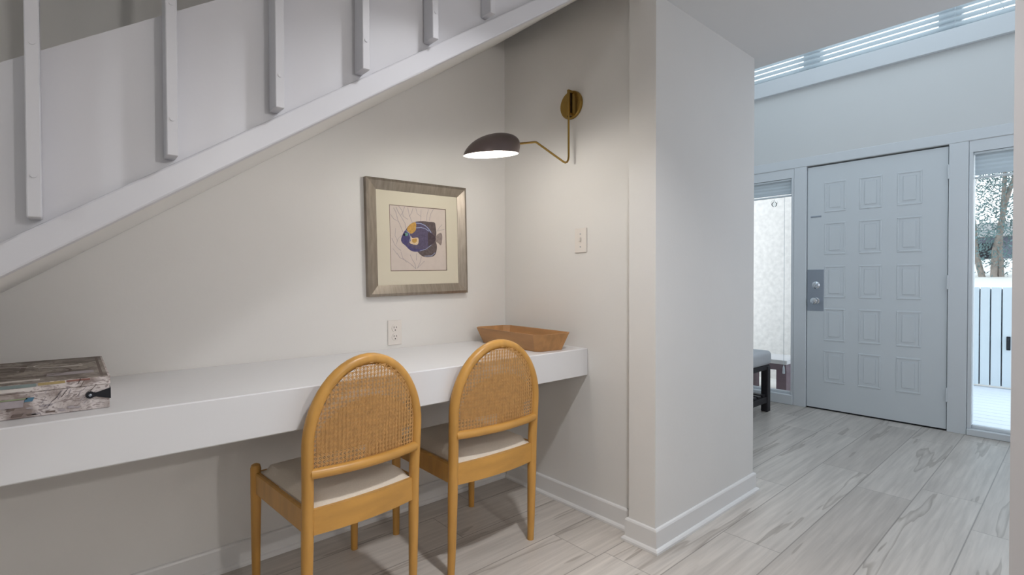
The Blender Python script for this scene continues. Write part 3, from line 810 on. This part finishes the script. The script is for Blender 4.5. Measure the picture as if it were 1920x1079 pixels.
# printed slips and rings of the collage
SL = {k: mat('slip_'+k, c, .7, var=.08, vscale=60) for k, c in (('green', (150, 160, 128)), ('teal', (128, 142, 142)), ('ochre', (176, 156, 108)), ('blue', (80, 124, 150)), ('grey', (170, 162, 166)), ('brown', (112, 98, 92)), ('white', (222, 216, 212)), ('navy', (60, 58, 80)), ('red', (140, 100, 92)))}
ks = list(SL)
mb = MB()
def slip(x0, x1, z0, z1, k, sk=0):
    mb.mi = ks.index(k); y0, y1 = -bd-.0029, -bd-.0021
    mb.prism([(x0, z0), (x1, z0), (x1+sk, z1), (x0+sk, z1)], 'y', y0, y1)
slip(-.16, .035, .070, .0775, 'teal'); slip(.038, .085, .0715, .0775, 'ochre'); slip(-.16, .03, .062, .069, 'white'); slip(-.16, .02, .043, .046, 'green'); slip(-.16, .012, .026, .042, 'grey', .003)
slip(.014, .028, .037, .046, 'blue', .004); slip(-.15, -.06, .0695, .0745, 'navy'); slip(.087, .13, .073, .0775, 'red')
for i in range(16):
    x = -.155+random.random()*.30; z = .004+random.random()*.018
    slip(x, x+.006+random.random()*.018, z, z+.003+random.random()*.005, random.choice(('brown', 'grey', 'brown')), random.uniform(-.004, .006))
for i in range(26):
    x = .030+random.random()*.105; z = .006+random.random()*.060
    slip(x, x+.0015, z, z+.006+random.random()*.012, random.choice(('grey', 'brown', 'grey')), random.uniform(.004, .012))
mb.build('front_print', [SL[k] for k in ks], bxo)
mb = MB()
def ringon(cx_, cy_, r, w, k, a0=0, a1=2*PI):
    mb.mi = ks.index(k); n = 24
    for i in range(n):
        t0 = a0+(a1-a0)*i/n; t1 = a0+(a1-a0)*(i+1)/n
        mb.poly([(cx_+math.cos(t)*q, cy_+math.sin(t)*q, .0798) for t, q in ((t0, r-w), (t1, r-w), (t1, r+w), (t0, r+w))])
def strip(x0, y0, x1, y1, k, z=.0796):
    mb.mi = ks.index(k); mb.poly([(x0, y0, z), (x1, y0, z), (x1, y1, z), (x0, y1, z)])
ringon(.02, -.05, .075, .003, 'brown'); ringon(-.07, .02, .09, .003, 'white', .5, 4.2); ringon(.07, .08, .05, .002, 'white', 2, 6)
strip(-.155, bd-.03, .155, bd-.024, 'brown'); strip(.150, -.2, .156, .2, 'brown'); strip(-.15, -.19, .04, -.165, 'white'); strip(-.005, -.02, .005, .12, 'brown'); strip(.05, -.14, .14, -.09, 'grey'); strip(.03, .02, .12, .035, 'white'); strip(-.14, .06, -.05, .16, 'grey'); None
mb.build('lid_artwork', [SL[k] for k in ks], bxo)
mb = MB()
zc = .036; xr = bw
pts = [(xr+.001, zc-.012), (xr+.001, zc+.013)]
pts = [(xr+.0015, zc-.013), (xr+.0015, zc+.013), (xr-.026, zc+.0045)]
for i in range(13):
    a_ = math.radians(40+280*i/12); pts.append((xr-.037+.0085*math.cos(a_), zc+.0085*math.sin(a_)))
pts.append((xr-.026, zc-.0045))
mb.prism(pts, 'y', -bd-.0045, -bd-.0006)
mb.box(xr+.0003, xr+.0022, -bd-.004, -bd+.045, zc-.013, zc+.013)
mb.build('corner_strap', BLACKM, bxo)
MB().ball((xr-.037, -bd-.0055, zc), .0035, (1, .5, 1), 10).build('strap_nail', CHROME, bxo, True)

# ================================================================== ENTRY BENCH
be = thing('entry_bench', (3.80, 1.93, 0), 'black wood bench with pale cushion and slatted shelf beside left sidelight', 'bench')
hw, hd = .54, .225
for sx in (-1, 1):
    for sy in (-1, 1):
        x = sx*(hw-.045)
        MB().box(x-.028, x+.028, sy*(hd-.03)-.028, sy*(hd-.03)+.028, 0, .375, bev=.006).build('leg', BENCHW, be)
MB().box(-hw+.07, hw-.07, -hd+.01, -hd+.04, .075, .125, bev=.003).box(-hw+.07, hw-.07, hd-.04, hd-.01, .075, .125, bev=.003).box(hw-.075, hw-.05, -hd+.05, hd-.05, .08, .12).box(-hw+.05, -hw+.075, -hd+.05, hd-.05, .08, .12).build('shelf_frame', BENCHW, be)
mb = MB()
for k in range(11):
    x = -hw+.10 + k*.086
    mb.box(x, x+.055, -hd+.02, hd-.02, .126, .142, bev=.003)
mb.build('shelf_slats', BENCHW, be)
MB().box(-hw+.02, hw-.02, -hd+.01, hd-.01, .345, .385, bev=.003).build('seat_frame', BENCHW, be)
MB().box(-hw, hw, -hd-.005, hd+.005, .383, .500, bev=.035, seg=5).build('cushion', BENCHC, be, True)

# ================================================================== OUTSIDE
mb = MB()
k = 0; y = 0
x = X_D+.16
while x < 7.15:
    mb.box(x, x+.132, -1.5, 1.62, -.07, -.04, bev=.004); x += .14
tag(mb.build('deck', DECK), 'white painted board deck outside the right sidelight', 'deck', kind=S)
box('patio_slab', GROUND, (X_D+.16, 6.2, 1.63, 4.0, -.07, -.03), 'pale concrete patio outside the left sidelight', 'patio', S)
box('wall_outside', STUCCO, (5.95, 6.1, 1.70, 4.6, -.06, 2.9), 'bright white stucco wall outside the left sidelight', 'wall', S)
fe = thing('garden_gate', (7.17, .4, 0), 'white vertical board gate with black latch on the deck', 'gate')
edges = [.820, .738, .656, .571, .494, .41, .32, .23, .14, .05, -.04]
mb = MB()
ys = [1.62, 1.53, 1.44, 1.35, 1.26, 1.17, 1.08, .99, .90, .82, .738, .656, .571, .490, .40, .31, .22, .13, .04, -.05, -.14, -.23, -.32]
for i in range(len(ys)-1):
    z1 = 1.008 - .012*(i % 3)*0
    mb.box(-.012, .040, ys[i+1]-.4+.0055, ys[i]-.4-.0055, -.02, 1.0, bev=.002)
mb.build('gate_boards', FENCEP, fe)
MB().box(.041, .07, -.75, 1.22, -.02, .98).box(.0, .041, -.75, 1.22, .455, .49).build('gate_gap_shading', GAPSHADE, fe)  # added sheet, its dark grey puts shade in the board gaps; plus mid rail
MB().box(-.02, -.0125, .505-.4, .535-.4, .36, .50, bev=.003).tube([(-.02, .52-.4, .48), (-.045, .52-.4, .46), (-.045, .52-.4, .40), (-.02, .52-.4, .38)], .006).build('latch', BLACKM, fe)
pt = thing('patio_bench', (5.25, 2.25, -.03), 'low brown bench with pale top outside the left sidelight', 'bench')
MB().box(-.2, .2, -.40, .8, .31, .35, bev=.004).build('bench_top', PATIOT, pt)
MB().box(-.18, .18, -.385, .78, .25, .309).build('apron', PATIOB, pt)
for yy in (-.34, .05, .72):
    MB().box(-.17, .17, yy-.045, yy+.045, 0, .2495).build('leg', PATIOB, pt)
# sloping drive, tree and house beyond the gate
mb = MB().prism([(7.3, -.3), (9.0, .9), (22, 1.75), (60, 2.0), (60, -.4), (7.3, -.4)], 'y', -12, 14)
tag(mb.build('pale_drive', GROUND), 'bright pale ground rising beyond the gate', 'ground', kind=S)
tr = thing('tree', (12.5, 1.0, .8), 'pale forked tree with grey green foliage beyond the gate', 'tree')
mb = MB(); tips = []
def branch(p, d, r, depth):
    n = 5; pts = [p]; rr = [r]; q = Vector(p); dd = Vector(d)
    for i in range(n):
        dd = (dd + Vector((random.uniform(-.18, .18), random.uniform(-.18, .18), random.uniform(-.02, .12)))).normalized()
        q = q + dd*(.16+.10*depth); pts.append(tuple(q)); rr.append(r*(1-.09*(i+1)))
    mb.tube(pts, rr, 7)
    tips.extend(pts[1:])
    if depth > 0:
        for k in range(2 if depth > 1 else 3):
            branch(pts[-1], (dd+Vector((random.uniform(-.5, .5), random.uniform(-.6, .6), random.uniform(0, .5)))).normalized(), rr[-1]*.72, depth-1)
for dy, dz in ((.28, 1), (-.05, 1), (-.30, 1), (.12, 1)):
    branch((0, dy*.4, -.1), (random.uniform(-.1, .1), dy, dz), .055, 3)
mb.build('trunk', BARK, tr, True)
mb = MB()
for p in tips:
    if p[2] < .75 or p[2] > 3.2: continue
    for k in range(260):
        c = Vector(p)+Vector((random.gauss(0, .3), random.gauss(0, .26), random.gauss(0, .26)))
        a1 = Vector((random.uniform(-1, 1), random.uniform(-1, 1), random.uniform(-1, 1))).normalized(); a2 = a1.orthogonal().normalized()
        L1, L2 = random.uniform(.022, .045), random.uniform(.009, .016)
        mb.poly([c+a1*L1, c+a2*L2, c-a1*L1, c-a2*L2])
fo = mb.build('foliage', LEAF, tr)
ho = thing('neighbour_house', (24, 2.0, 1.8), 'low grey house far beyond the gate', 'house')
MB().box(-2, 2, -6, 6, -.4, .62).build('house_wall', HOUSEW, ho)
MB().prism([(-2.5, .62), (2.5, .62), (0, 1.25)], 'y', -6.3, 6.3).build('house_roof', HOUSER, ho)
for yy in (-2.2, .2, 2.2): MB().box(-2.03, -1.99, yy-.4, yy+.4, -.1, .45).build('house_window', BLACKM, ho)
